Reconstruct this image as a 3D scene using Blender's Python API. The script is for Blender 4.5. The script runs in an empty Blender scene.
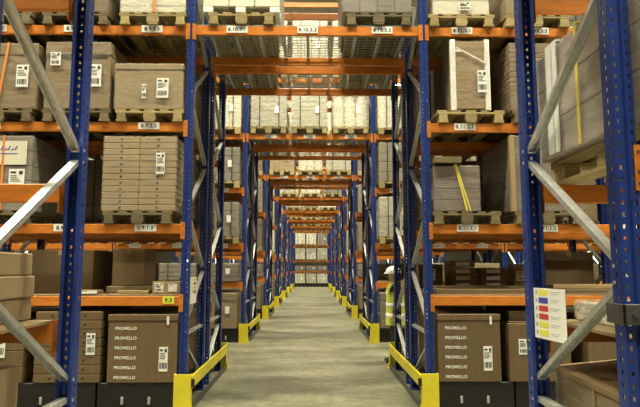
import bpy, math, random
from mathutils import Vector, Matrix
random.seed(7)
SC = bpy.context.scene
COL = SC.collection
R = math.radians

# ------------------------------------------------------------------ materials
def new_mat(name):
    m = bpy.data.materials.new(name); m.use_nodes = True
    nt = m.node_tree
    return m, nt, nt.nodes['Principled BSDF']

def mat(name, col, rough=.5, metal=0., noise=0., scale=8., bump=0., stretch=(1, 1, 1), col2=None, rnd=0., spec=.5):
    """procedural paint / board / metal: two colours mixed by noise, optional per-object brightness spread"""
    m, nt, b = new_mat(name)
    N, L = nt.nodes, nt.links
    b.inputs['Roughness'].default_value = rough
    b.inputs['Metallic'].default_value = metal
    b.inputs['Specular IOR Level'].default_value = spec
    tc = N.new('ShaderNodeTexCoord'); mp = N.new('ShaderNodeMapping')
    mp.inputs['Scale'].default_value = stretch
    L.new(tc.outputs['Object'], mp.inputs[0])
    nz = N.new('ShaderNodeTexNoise'); nz.inputs['Scale'].default_value = scale
    nz.inputs['Detail'].default_value = 5; nz.inputs['Roughness'].default_value = .6
    L.new(mp.outputs[0], nz.inputs['Vector'])
    cr = N.new('ShaderNodeValToRGB')
    c2 = col2 or tuple(c * (1 - noise) for c in col)
    cr.color_ramp.elements[0].position = .32; cr.color_ramp.elements[1].position = .68
    cr.color_ramp.elements[0].color = (*c2, 1); cr.color_ramp.elements[1].color = (*col, 1)
    L.new(nz.outputs['Fac'], cr.inputs[0])
    out = cr.outputs[0]
    if rnd:
        oi = N.new('ShaderNodeObjectInfo'); mr = N.new('ShaderNodeMapRange')
        mr.inputs[3].default_value = 1 - rnd; mr.inputs[4].default_value = 1 + rnd * .6
        L.new(oi.outputs['Random'], mr.inputs[0])
        hs = N.new('ShaderNodeHueSaturation'); L.new(mr.outputs[0], hs.inputs['Value']); L.new(out, hs.inputs['Color'])
        out = hs.outputs[0]
    L.new(out, b.inputs['Base Color'])
    if bump:
        bp = N.new('ShaderNodeBump'); bp.inputs['Strength'].default_value = bump; bp.inputs['Distance'].default_value = .01
        L.new(nz.outputs['Fac'], bp.inputs['Height']); L.new(bp.outputs[0], b.inputs['Normal'])
    return m

def film_mat(name, col, a0, a1, rough=.22):
    """stretch film: thin, glossy, partly see-through, with drawn wrinkles"""
    m, nt, b = new_mat(name)
    N, L = nt.nodes, nt.links
    b.inputs['Base Color'].default_value = (*col, 1); b.inputs['Roughness'].default_value = rough
    tc = N.new('ShaderNodeTexCoord'); mp = N.new('ShaderNodeMapping'); mp.inputs['Scale'].default_value = (2.2, 2.2, 9)
    mp.inputs['Rotation'].default_value = (.25, .3, 0)
    L.new(tc.outputs['Object'], mp.inputs[0])
    nz = N.new('ShaderNodeTexNoise'); nz.inputs['Scale'].default_value = 3; nz.inputs['Detail'].default_value = 7
    nz.inputs['Distortion'].default_value = .8
    L.new(mp.outputs[0], nz.inputs['Vector'])
    mr = N.new('ShaderNodeMapRange'); mr.inputs[1].default_value = .35; mr.inputs[2].default_value = .7
    mr.inputs[3].default_value = a0; mr.inputs[4].default_value = a1
    L.new(nz.outputs['Fac'], mr.inputs[0]); L.new(mr.outputs[0], b.inputs['Alpha'])
    bp = N.new('ShaderNodeBump'); bp.inputs['Strength'].default_value = .6; bp.inputs['Distance'].default_value = .008
    L.new(nz.outputs['Fac'], bp.inputs['Height']); L.new(bp.outputs[0], b.inputs['Normal'])
    return m

M = {}
M['blue'] = mat('blue_paint', (.016, .044, .25), .35, noise=.35, scale=14, col2=(.011, .032, .18))
M['orange'] = mat('orange_paint', (.70, .235, .03), .4, noise=.3, scale=5, col2=(.5, .155, .02), stretch=(1, 4, 4))
M['galv'] = mat('galvanised_steel', (.72, .73, .74), .38, .65, noise=.3, scale=30, bump=.05)
M['wire'] = mat('galvanised_wire', (.5, .5, .47), .45, .6, noise=.2, scale=20)
M['yellow'] = mat('yellow_guard_paint', (.78, .68, .03), .42, scale=6, col2=(.66, .56, .03))
M['wood'] = mat('pallet_wood', (.46, .36, .17), .8, noise=.4, scale=5, stretch=(2, 12, 12), bump=.2, rnd=.3)
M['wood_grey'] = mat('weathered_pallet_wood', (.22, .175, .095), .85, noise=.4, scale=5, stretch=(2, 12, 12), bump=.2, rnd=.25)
M['card'] = mat('tan_cardboard', (.245, .168, .083), .75, noise=.12, scale=3, rnd=.14, bump=.03)
M['card_light'] = mat('light_cardboard', (.36, .265, .14), .7, noise=.1, scale=3, rnd=.08)
M['card_dark'] = mat('brown_cardboard', (.16, .108, .052), .75, noise=.14, scale=4, rnd=.12, stretch=(8, 8, .4))
M['corr'] = mat('corrugated_brown_board', (.36, .24, .12), .7, scale=9, col2=(.2, .13, .065), stretch=(.6, .6, 5), bump=.3)
M['grey_load'] = mat('grey_board_load', (.25, .225, .18), .55, noise=.2, scale=3, rnd=.2)
M['taupe'] = mat('taupe_board', (.22, .175, .14), .5, scale=2, col2=(.13, .1, .08), stretch=(.7, .7, 7), rnd=.1)
M['white_board'] = mat('white_cardboard', (.74, .71, .6), .6, noise=.1, scale=4, rnd=.08)
M['cream'] = mat('cream_cardboard', (.44, .42, .32), .6, noise=.14, scale=4, rnd=.14)
M['taupe_light'] = mat('pale_taupe_board', (.55, .48, .43), .3, scale=2, col2=(.34, .29, .25), stretch=(.7, .7, 7))
M['foam'] = mat('white_foam', (.88, .88, .86), .5, noise=.06, scale=12)
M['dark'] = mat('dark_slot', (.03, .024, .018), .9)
M['black'] = mat('black_plastic', (.011, .0105, .01), .5, noise=.3, scale=10)
M['clip'] = mat('grey_clip', (.42, .45, .46), .5, .3)
M['paper'] = mat('white_paper', (.86, .86, .84), .55, noise=.04, scale=10)
M['ink'] = mat('black_ink', (.03, .03, .04), .6)
M['ink_blue'] = mat('blue_ink', (.06, .06, .42), .6)
M['ink_red'] = mat('red_ink', (.55, .05, .04), .6)
M['ink_yellow'] = mat('yellow_ink', (.75, .72, .1), .6)
M['lime'] = mat('lime_tag', (.72, .78, .08), .5)
M['strap_orange'] = mat('orange_strap', (.75, .26, .06), .45)
M['strap_yellow'] = mat('yellow_strap', (.78, .64, .12), .45)
M['strap_black'] = mat('black_strap', (.04, .04, .04), .5)
M['strap_white'] = mat('white_strap', (.8, .8, .78), .5)
M['chip'] = mat('chipboard', (.24, .18, .1), .8, scale=60, col2=(.3, .2, .1))
M['steel_dark'] = mat('dark_steel', (.12, .12, .12), .45, .6)
M['film'] = film_mat('clear_stretch_film', (.6, .6, .55), .03, .26, .18)
M['film_dark'] = film_mat('grey_stretch_film', (.5, .47, .46), .08, .42, .13)
M['film_white'] = film_mat('milky_stretch_film', (.78, .78, .7), .15, .6, .25)
M['skin'] = mat('skin', (.5, .3, .2), .5, noise=.08)
M['jacket'] = mat('dark_jacket', (.035, .03, .035), .8)
M['vest'] = mat('lime_yellow_vest', (.72, .85, .12), .6, noise=.1, scale=10)
M['reflect'] = mat('silver_reflective_tape', (.85, .86, .86), .35)
M['hair'] = mat('dark_hair', (.03, .02, .015), .6)
M['helmet'] = mat('white_helmet', (.9, .9, .88), .25)
M['housing'] = mat('white_lamp_housing', (.7, .7, .7), .4)

def emit(name, col, s):
    m, nt, b = new_mat(name)
    b.inputs['Emission Color'].default_value = (*col, 1); b.inputs['Emission Strength'].default_value = s
    b.inputs['Base Color'].default_value = (*col, 1)
    return m
M['tube'] = emit('lamp_tube', (1, .93, .75), 9)

def floor_mat():
    m, nt, b = new_mat('worn_concrete_floor')
    N, L = nt.nodes, nt.links
    tc = N.new('ShaderNodeTexCoord')
    n1 = N.new('ShaderNodeTexNoise'); n1.inputs['Scale'].default_value = .9; n1.inputs['Detail'].default_value = 8; n1.inputs['Roughness'].default_value = .65
    mp = N.new('ShaderNodeMapping'); mp.inputs['Scale'].default_value = (.6, 1.2, 1)
    L.new(tc.outputs['Object'], mp.inputs[0]); L.new(mp.outputs[0], n1.inputs['Vector'])
    cr = N.new('ShaderNodeValToRGB')
    cr.color_ramp.elements[0].position = .4; cr.color_ramp.elements[0].color = (.115, .112, .073, 1)
    cr.color_ramp.elements[1].position = .6; cr.color_ramp.elements[1].color = (.24, .238, .155, 1)
    L.new(n1.outputs['Fac'], cr.inputs[0])
    n2 = N.new('ShaderNodeTexNoise'); n2.inputs['Scale'].default_value = 9; n2.inputs['Detail'].default_value = 6
    L.new(tc.outputs['Object'], n2.inputs['Vector'])
    mx = N.new('ShaderNodeMix'); mx.data_type = 'RGBA'; mx.blend_type = 'OVERLAY'; mx.inputs[0].default_value = .7
    L.new(cr.outputs[0], mx.inputs[6]); L.new(n2.outputs['Fac'], mx.inputs[7])
    # dark tyre scuffs, long thin marks
    mp3 = N.new('ShaderNodeMapping'); mp3.inputs['Scale'].default_value = (1.2, 7, 1); mp3.inputs['Rotation'].default_value = (0, 0, .25)
    n3 = N.new('ShaderNodeTexNoise'); n3.inputs['Scale'].default_value = 1.1; n3.inputs['Detail'].default_value = 3
    L.new(tc.outputs['Object'], mp3.inputs[0]); L.new(mp3.outputs[0], n3.inputs['Vector'])
    r3 = N.new('ShaderNodeValToRGB'); r3.color_ramp.elements[0].position = .62; r3.color_ramp.elements[0].color = (1, 1, 1, 1)
    r3.color_ramp.elements[1].position = .76; r3.color_ramp.elements[1].color = (.45, .45, .43, 1)
    L.new(n3.outputs['Fac'], r3.inputs[0])
    m2 = N.new('ShaderNodeMix'); m2.data_type = 'RGBA'; m2.blend_type = 'MULTIPLY'; m2.inputs[0].default_value = 1
    L.new(mx.outputs[2], m2.inputs[6]); L.new(r3.outputs[0], m2.inputs[7])
    hs = N.new('ShaderNodeHueSaturation'); hs.inputs['Saturation'].default_value = .85
    L.new(m2.outputs[2], hs.inputs['Color']); L.new(hs.outputs[0], b.inputs['Base Color'])
    b.inputs['Roughness'].default_value = .42
    bp = N.new('ShaderNodeBump'); bp.inputs['Strength'].default_value = .12; bp.inputs['Distance'].default_value = .01
    L.new(n2.outputs['Fac'], bp.inputs['Height']); L.new(bp.outputs[0], b.inputs['Normal'])
    return m
M['floor'] = floor_mat()
M['wall'] = mat('pale_wall_panel', (.14, .13, .095), .7, noise=.1, scale=1)
M['ceiling'] = mat('pale_ceiling_sheet', (.4, .385, .3), .7, noise=.1, scale=1)

# ------------------------------------------------------------------ mesh builder
class MB:
    def __init__(s): s.v = []; s.f = []; s.mi = []
    def add(s, vs, fs, mi=0):
        o = len(s.v); s.v += [tuple(v) for v in vs]
        for f in fs: s.f.append(tuple(i + o for i in f)); s.mi.append(mi)
    def box(s, x0, x1, y0, y1, z0, z1, mi=0):
        s.add([(x0, y0, z0), (x1, y0, z0), (x1, y1, z0), (x0, y1, z0), (x0, y0, z1), (x1, y0, z1), (x1, y1, z1), (x0, y1, z1)],
              [(0, 3, 2, 1), (4, 5, 6, 7), (0, 1, 5, 4), (1, 2, 6, 5), (2, 3, 7, 6), (3, 0, 4, 7)], mi)
    def cbox(s, x0, x1, y0, y1, z0, z1, c=.006, mi=0):
        """box with chamfered edges"""
        X, Y, Z = (x0, x1), (y0, y1), (z0, z1)
        vs = []; idx = {}
        for i in (0, 1):
            for j in (0, 1):
                for k in (0, 1):
                    sx, sy, sz = (c if i == 0 else -c), (c if j == 0 else -c), (c if k == 0 else -c)
                    for a, p in enumerate(((X[i], Y[j] + sy, Z[k] + sz), (X[i] + sx, Y[j], Z[k] + sz), (X[i] + sx, Y[j] + sy, Z[k]))):
                        idx[(i, j, k, a)] = len(vs); vs.append(p)
        fs = []
        I = lambda i, j, k, a: idx[(i, j, k, a)]
        def q(l, n):
            p = [Vector(vs[t]) for t in l]
            nn = (p[1] - p[0]).cross(p[2] - p[0])
            fs.append(tuple(l) if nn.dot(Vector(n)) > 0 else tuple(reversed(l)))
        for t in (0, 1):
            sg = 2 * t - 1
            q([I(t, 0, 0, 0), I(t, 1, 0, 0), I(t, 1, 1, 0), I(t, 0, 1, 0)], (sg, 0, 0))
            q([I(0, t, 0, 1), I(1, t, 0, 1), I(1, t, 1, 1), I(0, t, 1, 1)], (0, sg, 0))
            q([I(0, 0, t, 2), I(1, 0, t, 2), I(1, 1, t, 2), I(0, 1, t, 2)], (0, 0, sg))
        for a in (0, 1):
            for b in (0, 1):
                sa, sb = 2 * a - 1, 2 * b - 1
                q([I(a, b, 0, 0), I(a, b, 0, 1), I(a, b, 1, 1), I(a, b, 1, 0)], (sa, sb, 0))
                q([I(a, 0, b, 0), I(a, 0, b, 2), I(a, 1, b, 2), I(a, 1, b, 0)], (sa, 0, sb))
                q([I(0, a, b, 1), I(0, a, b, 2), I(1, a, b, 2), I(1, a, b, 1)], (0, sa, sb))
        for i in (0, 1):
            for j in (0, 1):
                for k in (0, 1):
                    q([I(i, j, k, 0), I(i, j, k, 1), I(i, j, k, 2)], (2 * i - 1, 2 * j - 1, 2 * k - 1))
        s.add(vs, fs, mi)
    def bar(s, a, b, w, h, up=(0, 0, 1), mi=0):
        a, b = Vector(a), Vector(b); d = (b - a).normalized()
        u = Vector(up); r = d.cross(u).normalized(); u = r.cross(d).normalized()
        vs = []
        for p in (a, b):
            for i, j in ((-1, -1), (1, -1), (1, 1), (-1, 1)): vs.append(p + r * (i * w / 2) + u * (j * h / 2))
        s.add(vs, [(0, 1, 2, 3), (7, 6, 5, 4), (0, 4, 5, 1), (1, 5, 6, 2), (2, 6, 7, 3), (3, 7, 4, 0)], mi)
    def channel(s, a, b, w, d_, t=.004, up=(1, 0, 0)):
        """open U channel from a to b: web plus two flanges"""
        a, b = Vector(a), Vector(b); d = (b - a).normalized(); u = Vector(up); r = d.cross(u).normalized()
        s.bar(a + u * (d_ / 2), b + u * (d_ / 2), w, t, u)
        for g in (-1, 1):
            o = r * (g * (w / 2 - t / 2)); s.bar(a + o, b + o, t, d_, u)
    def cyl(s, c, r, h, axis='z', n=12, mi=0, r2=None):
        r2 = r if r2 is None else r2
        vs = []
        for k, rr in ((-.5, r), (.5, r2)):
            for i in range(n):
                t = 2 * math.pi * i / n; x, y, z = rr * math.cos(t), rr * math.sin(t), k * h
                if axis == 'x': x, y, z = z, x, y
                if axis == 'y': x, y, z = y, z, x
                vs.append((c[0] + x, c[1] + y, c[2] + z))
        fs = [tuple(reversed(range(n))), tuple(range(n, 2 * n))] + [(i, (i + 1) % n, n + (i + 1) % n, n + i) for i in range(n)]
        s.add(vs, fs, mi)
    def rings(s, rs, mi=0, cap=True):
        n = len(rs[0]); vs = [p for r in rs for p in r]; fs = []
        for k in range(len(rs) - 1):
            for i in range(n): fs.append((k * n + i, k * n + (i + 1) % n, (k + 1) * n + (i + 1) % n, (k + 1) * n + i))
        if cap: fs += [tuple(reversed(range(n))), tuple(range((len(rs) - 1) * n, len(rs) * n))]
        s.add(vs, fs, mi)
    def mesh(s, name, mats, off=(0, 0, 0), smooth=False):
        me = bpy.data.meshes.new(name)
        me.from_pydata([(v[0] - off[0], v[1] - off[1], v[2] - off[2]) for v in s.v], [], s.f)
        for m in (mats if isinstance(mats, (list, tuple)) else [mats]): me.materials.append(M[m] if isinstance(m, str) else m)
        for p, i in zip(me.polygons, s.mi): p.material_index = i; p.use_smooth = smooth
        me.update(); return me
    def build(s, name, mats, parent=None, smooth=False):
        off = ORG.get(parent.name, (0, 0, 0)) if parent else (0, 0, 0)
        o = bpy.data.objects.new(name, s.mesh(name, mats, off, smooth)); COL.objects.link(o)
        if parent: o.parent = parent; ORG[o.name] = off
        return o
ORG = {}

def tag(o, label, cat, group=None, kind='thing'):
    if label: o['label'] = label
    if cat: o['category'] = cat
    if group: o['group'] = group
    if kind: o['kind'] = kind
    return o
def thing(name, label, cat, loc=(0, 0, 0), group=None):
    o = bpy.data.objects.new(name, None); COL.objects.link(o); o.location = loc; ORG[o.name] = tuple(loc)
    o.empty_display_size = .1
    return tag(o, label, cat, group)
KIDS = {}
def copy_tree(o, parent=None):
    c = o.copy(); COL.objects.link(c)
    if parent: c.parent = parent
    kids = KIDS.get(o.name)
    if kids is None: kids = KIDS[o.name] = list(o.children)
    for ch in kids: copy_tree(ch, c)
    return c
def place(proto, loc, label, group, rot=0):
    c = copy_tree(proto); c.location = loc; c.rotation_euler = (0, 0, rot); c['label'] = label; c['group'] = group; c['kind'] = 'thing'
    return c
def structure(name, mb, m):
    o = mb.build(name, m); o['kind'] = 'structure'; return o
PROTOS = []
def proto(o): PROTOS.append(o); return o

# ------------------------------------------------------------------ layout (metres)
PITCH = 5.65                       # from one double rack to the next
Y0 = [0.98] + [0.95 + PITCH * k for k in range(1, 9)]      # front plane of each double rack
LV = {1: 1.195, 2: 2.02, 3: 3.225, 4: 4.415, 5: 5.70, 6: 7.45}   # beam centre heights
BH = .11
TOP = {k: v + BH / 2 + .002 for k, v in LV.items()}
ROW = ['nearest rack', 'second rack', 'third rack', 'fourth rack', 'fifth rack', 'sixth rack', 'seventh rack', 'eighth rack', 'end rack']
LVN = {0: 'floor level', 1: 'first level', 2: 'second level', 3: 'third level', 4: 'fourth level', 5: 'fifth level', 6: 'sixth level'}
BAYN = {0: 'bay over the walkway', -1: 'left bay', 1: 'right bay', -2: 'outer left bay', 2: 'outer right bay'}
def half_y(r, h): return Y0[r] + (1.38 if h else 0)          # h: 0 front half, 1 rear half
HN = ['front half', 'rear half']

# ------------------------------------------------------------------ shell
HX, YB, YE, HZ = 17, -5.5, 50.5, 9.9
m = MB(); m.box(-HX, HX, YB, YE, -.15, 0); structure('floor', m, 'floor')
m = MB(); m.box(-HX, HX, YB, YE, HZ, HZ + .15); structure('ceiling', m, 'ceiling')
m = MB(); m.box(-HX - .2, -HX, YB, YE, -.15, HZ + .15); structure('wall_left', m, 'wall')
m = MB(); m.box(HX, HX + .2, YB, YE, -.15, HZ + .15); structure('wall_right', m, 'wall')
m = MB(); m.box(-HX - .2, HX + .2, YE, YE + .2, -.15, HZ + .15); structure('wall_back', m, 'wall')
m = MB(); m.box(-HX - .2, HX + .2, YB - .2, YB, -.15, HZ + .15); structure('wall_front', m, 'wall')

# ------------------------------------------------------------------ uprights and frames
def upright_mesh(H=8.15):
    """perforated open upright profile: front face at y=0, open towards +y"""
    prof = [(-.030, .078, 0), (-.05, .08, 0), (-.05, .048, 0), (-.05, .032, 1), (-.05, .004, 0), (-.046, 0, 0), (-.038, 0, 0), (-.024, 0, 1), (-.012, 0, 0),
            (-.008, .008, 0), (.008, .008, 0), (.012, 0, 0), (.024, 0, 0), (.038, 0, 1), (.046, 0, 0), (.05, .004, 0), (.05, .032, 0), (.05, .048, 1), (.05, .08, 0), (.03, .078, 0)]
    n = len(prof); P = .05; hz = .019
    zs = []
    k = 0
    while k * P < H: zs += [(k * P, 0), (k * P + P - hz, 1)]; k += 1
    zs.append((k * P, 0))
    v = [(p[0] * .9, p[1], z) for z, _ in zs for p in prof]
    f = []
    for a in range(len(zs) - 1):
        for i in range(n - 1):
            if zs[a][1] and prof[i + 1][2]: continue
            f.append((a * n + i, a * n + i + 1, (a + 1) * n + i + 1, (a + 1) * n + i))
    me = bpy.data.meshes.new('upright'); me.from_pydata(v, [], f); me.materials.append(M['blue']); me.update()
    o = bpy.data.objects.new('tmp', me); COL.objects.link(o)
    md = o.modifiers.new('s', 'SOLIDIFY'); md.thickness = .003; md.offset = 1
    dg = bpy.context.evaluated_depsgraph_get()
    out = bpy.data.meshes.new_from_object(o.evaluated_get(dg)); out.name = 'upright'
    bpy.data.objects.remove(o)
    return out
UP = upright_mesh()
OUT_N = [.90, 2.24, 3.60, 4.98, 6.36, 7.74]
IN_N = [1.55, 2.92, 4.29, 5.67, 7.05]
def make_frame():
    t = thing('upright_frame', 'x', 'rack frame')
    for y, r in ((0, 0), (1.1, math.pi)):
        o = bpy.data.objects.new('upright', UP); COL.objects.link(o); o.parent = t; o.location = (0, y, .008); o.rotation_euler = (0, 0, r)
    ya, yb = .062, 1.038
    def brace(z0, z1, name='diagonal_brace', w=.05):
        d = Vector((0, yb - ya, z1 - z0)).normalized(); up = Vector((0, -d.z, d.y))
        b = MB(); b.channel((0, ya, z0), (0, yb, z1), w, .028, .004, up)
        for y, z in ((ya, z0), (yb, z1)): b.cyl((0, y, z), .009, .1, 'x', 8)
        b.build(name, 'galv', t)
    brace(.70, .2)
    brace(.82, .82, 'horizontal_brace')
    for i in range(len(IN_N)):
        brace(OUT_N[i] + .035, IN_N[i] - .035); brace(OUT_N[i + 1] - .035, IN_N[i] + .035)
    brace(7.9, 7.9, 'horizontal_brace')
    for y in (.05, 1.05):
        b = MB(); b.box(-.053, .053, y - .075, y + .075, 0, .008); b.cyl((0, y - .062 if y < .5 else y + .062, .02), .009, .03)
        b.build('foot_plate', 'blue', t)
    return t
FRAME = proto(make_frame())
def frames(r, h, bxs):
    for x in bxs:
        y = half_y(r, h)
        side = 'left' if x < 0 else 'right'
        if abs(x) < 2: w = f'blue rack frame on the {side} edge of walkway, {ROW[r]}, {HN[h]}'
        elif abs(x) < 5: w = f'blue rack frame one bay out on the {side}, {ROW[r]}, {HN[h]}'
        else: w = f'blue rack frame two bays out on the {side}, {ROW[r]}, {HN[h]}'
        if r == 0 and h == 1 and abs(x) < 2: x = -1.366 if x < 0 else 1.388
        loc = (x, y, 0) if h == 0 else (x, y + 1.1, 0)
        place(FRAME, loc, w, 'blue upright frames of the racks', 0 if h == 0 else math.pi)

# ------------------------------------------------------------------ beams
def make_beam():
    b = MB()                                     # stepped box beam, front face towards -y
    b.cbox(-1.348, 1.348, .004, .05, -.055, .055, .004)
    o = b.build('rack_beam', 'orange'); tag(o, 'x', 'rack beam'); ORG[o.name] = (0, 0, 0)
    for s in (-1, 1):
        c = MB(); xa = s * 1.346
        c.box(min(xa, xa - s * .005), max(xa, xa - s * .005), -.014, .055, -.12, .075)
        c.box(min(xa - s * .005, xa + s * .037), max(xa - s * .005, xa + s * .043), -.018, -.012, -.12, .075)
        for z in (-.09, -.04, .045): c.cyl((xa + s * .022, -.02, z), .006, .006, 'y', 8, 1)
        c.build('end_connector', ['orange', 'steel_dark'], o)
    return o
BEAM = proto(make_beam())

def text_mesh(txt, h, name):
    cu = bpy.data.curves.new(name, 'FONT'); cu.body = txt; cu.size = h; cu.align_x = 'CENTER'; cu.align_y = 'CENTER'; cu.extrude = .0006
    cu.offset = h * .02; cu.space_character = 1.08
    o = bpy.data.objects.new('tmp', cu); COL.objects.link(o)
    me = bpy.data.meshes.new_from_object(o.evaluated_get(bpy.context.evaluated_depsgraph_get())); me.name = name
    bpy.data.objects.remove(o); return me
def add_text(parent, txt, h, x, y, z, m='ink', name='printing', rz=0, ox=None):
    me = text_mesh(txt, h, name); me.materials.clear(); me.materials.append(M[m])
    o = bpy.data.objects.new(name, me); COL.objects.link(o); o.parent = parent
    off = ORG.get(parent.name, (0, 0, 0))
    o.location = (x - off[0], y - off[1], z - off[2]); o.rotation_euler = (math.pi / 2, 0, rz); return o
def beam_tag(beam, x, txt, w=.25, m='paper', name='location_tag', dz=.012):
    off = ORG.get(beam.name, (0, 0, 0))
    b = MB(); b.box(x - w / 2, x + w / 2, -.003, .0035, -.042 + dz, .042 + dz)
    o = bpy.data.objects.new(name, b.mesh(name, m)); COL.objects.link(o); o.parent = beam; ORG[o.name] = (0, 0, 0)
    t = text_mesh(txt, .058, 'tag_number'); t.materials.clear(); t.materials.append(M['ink'])
    q = bpy.data.objects.new('tag_number', t); COL.objects.link(q); q.parent = o; q.location = (x, -.0042, dz - .003); q.rotation_euler = (math.pi / 2, 0, 0)
    q.scale = (1.1, 1, 1)
    return o

def beam(r, h, face, bay, lv):
    """face 0: towards the camera, 1: far side"""
    y = half_y(r, h); xc = bay * 2.8
    loc = (xc, y + .008, LV[lv]) if face == 0 else (xc, y + 1.092, LV[lv])
    side = 'front' if face == 0 else 'back'
    lb = f'orange {side} beam, {LVN[lv]}, {BAYN[bay]}, {ROW[r]}, {HN[h]}'
    o = place(BEAM, loc, lb, 'orange rack beams', 0 if face == 0 else math.pi)
    ORG[o.name] = loc
    return o

# ------------------------------------------------------------------ decks
def make_deck():
    t = thing('wire_mesh_deck', 'x', 'mesh deck')
    b = MB()
    for i in range(10): x = -.42 + i * .84 / 9; b.box(x - .003, x + .003, -.53, .53, .0565, .0615)
    for i in range(13): y = -.53 + i * 1.06 / 12; b.box(-.43, .43, y - .006, y + .006, .0615, .0695)
    b.build('wire_grid', 'wire', t)
    for x in (-.3, 0, .3):
        c = MB(); c.channel((x, -.485, .04), (x, .485, .04), .04, .03, .003, (0, 0, 1)); c.build('support_channel', 'galv', t)
    return t
DECK = proto(make_deck())

# ------------------------------------------------------------------ pallets
def make_pallet(m_='wood'):
    t = thing('wooden_pallet', 'x', 'pallet')
    b = MB()
    for x, w in ((-.34, .12), (-.17, .1), (0, .12), (.17, .1), (.34, .12)): b.cbox(x - w / 2, x + w / 2, -.6, .6, .122, .144, .003)
    for y in (-.53, 0, .53): b.cbox(-.4, .4, y - .07, y + .07, .1, .122, .003)
    b.build('deck_board', m_, t)
    for x in (-.33, 0, .33):
        s = MB()
        s.cbox(x - .06, x + .06, -.6, .6, 0, .022, .003)
        for y in (-.53, 0, .53): s.cbox(x - (.05 if x else .07), x + (.05 if x else .07), y - .07, y + .07, .022, .1, .004)
        s.build('skid', m_, t)
    return t
PALLET = proto(make_pallet('wood')); PALLET_G = proto(make_pallet('wood_grey'))
def small_pallet():
    b = MB()
    for x, w in ((-.34, .12), (-.17, .1), (0, .12), (.17, .1), (.34, .12)): b.box(x - w / 2, x + w / 2, -.6, .6, .122, .144)
    for y in (-.53, 0, .53): b.box(-.4, .4, y - .07, y + .07, .1, .122)
    for x in (-.33, 0, .33):
        b.box(x - .06, x + .06, -.6, .6, 0, .022)
        for y in (-.53, 0, .53): b.box(x - .06, x + .06, y - .07, y + .07, .022, .1)
    o = b.build('wooden_pallet', 'wood'); return tag(o, 'x', 'pallet')
PALLET_S = proto(small_pallet())
def pallet(x, y, z, label, kind=None, w=None):
    return place(kind or PALLET, (x, y, z), label, 'wooden pallets under the goods')
def slot_words(r, h, bay, lv, s):
    sn = {-1: 'left slot', 0: 'middle slot', 1: 'right slot'}[s]
    return f'{sn} of {BAYN[bay]}, {LVN[lv]}, {ROW[r]}, {HN[h]}'
def slot_short(r, h, bay, lv, s):
    sn = {-1: 'left slot', 0: 'middle slot', 1: 'right slot'}[s]
    bn = {0: 'walkway bay', -1: 'left bay', 1: 'right bay', -2: 'outer left bay', 2: 'outer right bay'}[bay]
    return f'{sn}, {bn}, {LVN[lv]}, {ROW[r]}, {HN[h]}'

# ------------------------------------------------------------------ pieces of loads
def printed_label(parent, x, z, y, w=.13, h=.26, seed=0):
    rr = random.Random(seed)
    b = MB(); b.box(x - w / 2, x + w / 2, y - .003, y, z - h / 2, z + h / 2)
    o = b.build('shipping_label', 'paper', parent)
    p = MB(); yy = y - .0045
    p.box(x - w * .4, x - w * .05, yy, y - .003, z + h * .33, z + h * .4)
    if h < .1:
        p.build('printing', 'ink', o); return o
    for k in range(4): p.box(x - w * .4, x + w * rr.uniform(.0, .4), yy, y - .003, z + h * (.22 - .07 * k), z + h * (.245 - .07 * k))
    q = x - w * .4
    while q < x + w * .36:
        bw = rr.choice((.004, .007, .01)); p.box(q, q + bw, yy, y - .003, z - h * .38, z - h * .14); q += bw + rr.choice((.004, .007))
    p.box(x + w * .15, x + w * .38, yy, y - .003, z + h * .28, z + h * .42)
    p.build('printing', 'ink', o)
    return o
def film(parent, x0, x1, y0, y1, z0, z1, m_='film', g=.008):
    b = MB(); b.cbox(x0 - g, x1 + g, y0 - g, y1 + g, z0, z1 + g, .015); return b.build('stretch_wrap', m_, parent)
def strap(parent, axis, pos, x0, x1, y0, y1, z0, z1, m_, w=.018, t=.003, lean=0.):
    """band around a load; axis 'x': loop in the yz plane at x=pos; 'y': loop in the xz plane"""
    b = MB()
    if axis == 'x':
        for y in (y0 - t, y1 + t): b.bar((pos, y, z0 + .004), (pos + lean, y, z1 + t), w, t, (0, 1, 0))
        b.box(pos + lean - w / 2, pos + lean + w / 2, y0 - t, y1 + t, z1, z1 + t * 2)
    else:
        for x in (x0 - t, x1 + t): b.bar((x, pos, z0), (x, pos + lean, z1 + t), t, w, (0, 1, 0))
        b.box(x0 - t, x1 + t, pos + lean - w / 2, pos + lean + w / 2, z1, z1 + t * 2)
    return b.build('strap', m_, parent)
def cartons(parent, x0, x1, y0, y1, z0, z1, rows, cols, m_, deep=2, holes=True, gap=.004, name='carton'):
    w, h, d = (x1 - x0) / cols, (z1 - z0) / rows, (y1 - y0) / deep
    b = MB(); g = gap / 2
    b.cbox(g, w - g, g, d - g, g, h - g, min(.006, h * .08))
    if holes and h > .04:
        b.cyl((w * .5, g - .0005, h * .5), min(.014, h * .2), .003, 'y', 10, 1)
        b.cyl((w * .5, d - g + .0005, h * .5), min(.014, h * .2), .003, 'y', 10, 1)
    off = ORG.get(parent.name, (0, 0, 0)); me = None
    for k in range(deep):
        for r_ in range(rows):
            for c in range(cols):
                if me is None: me = b.mesh(name, [m_, 'dark'])
                o = bpy.data.objects.new(name, me); COL.objects.link(o); o.parent = parent
                o.location = (x0 + c * w - off[0], y0 + k * d - off[1], z0 + r_ * h - off[2])
def root_at(name, label, cat, x0, x1, y0, y1, z0, group):
    return thing(name, label, cat, ((x0 + x1) / 2, (y0 + y1) / 2, z0), group)

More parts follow.
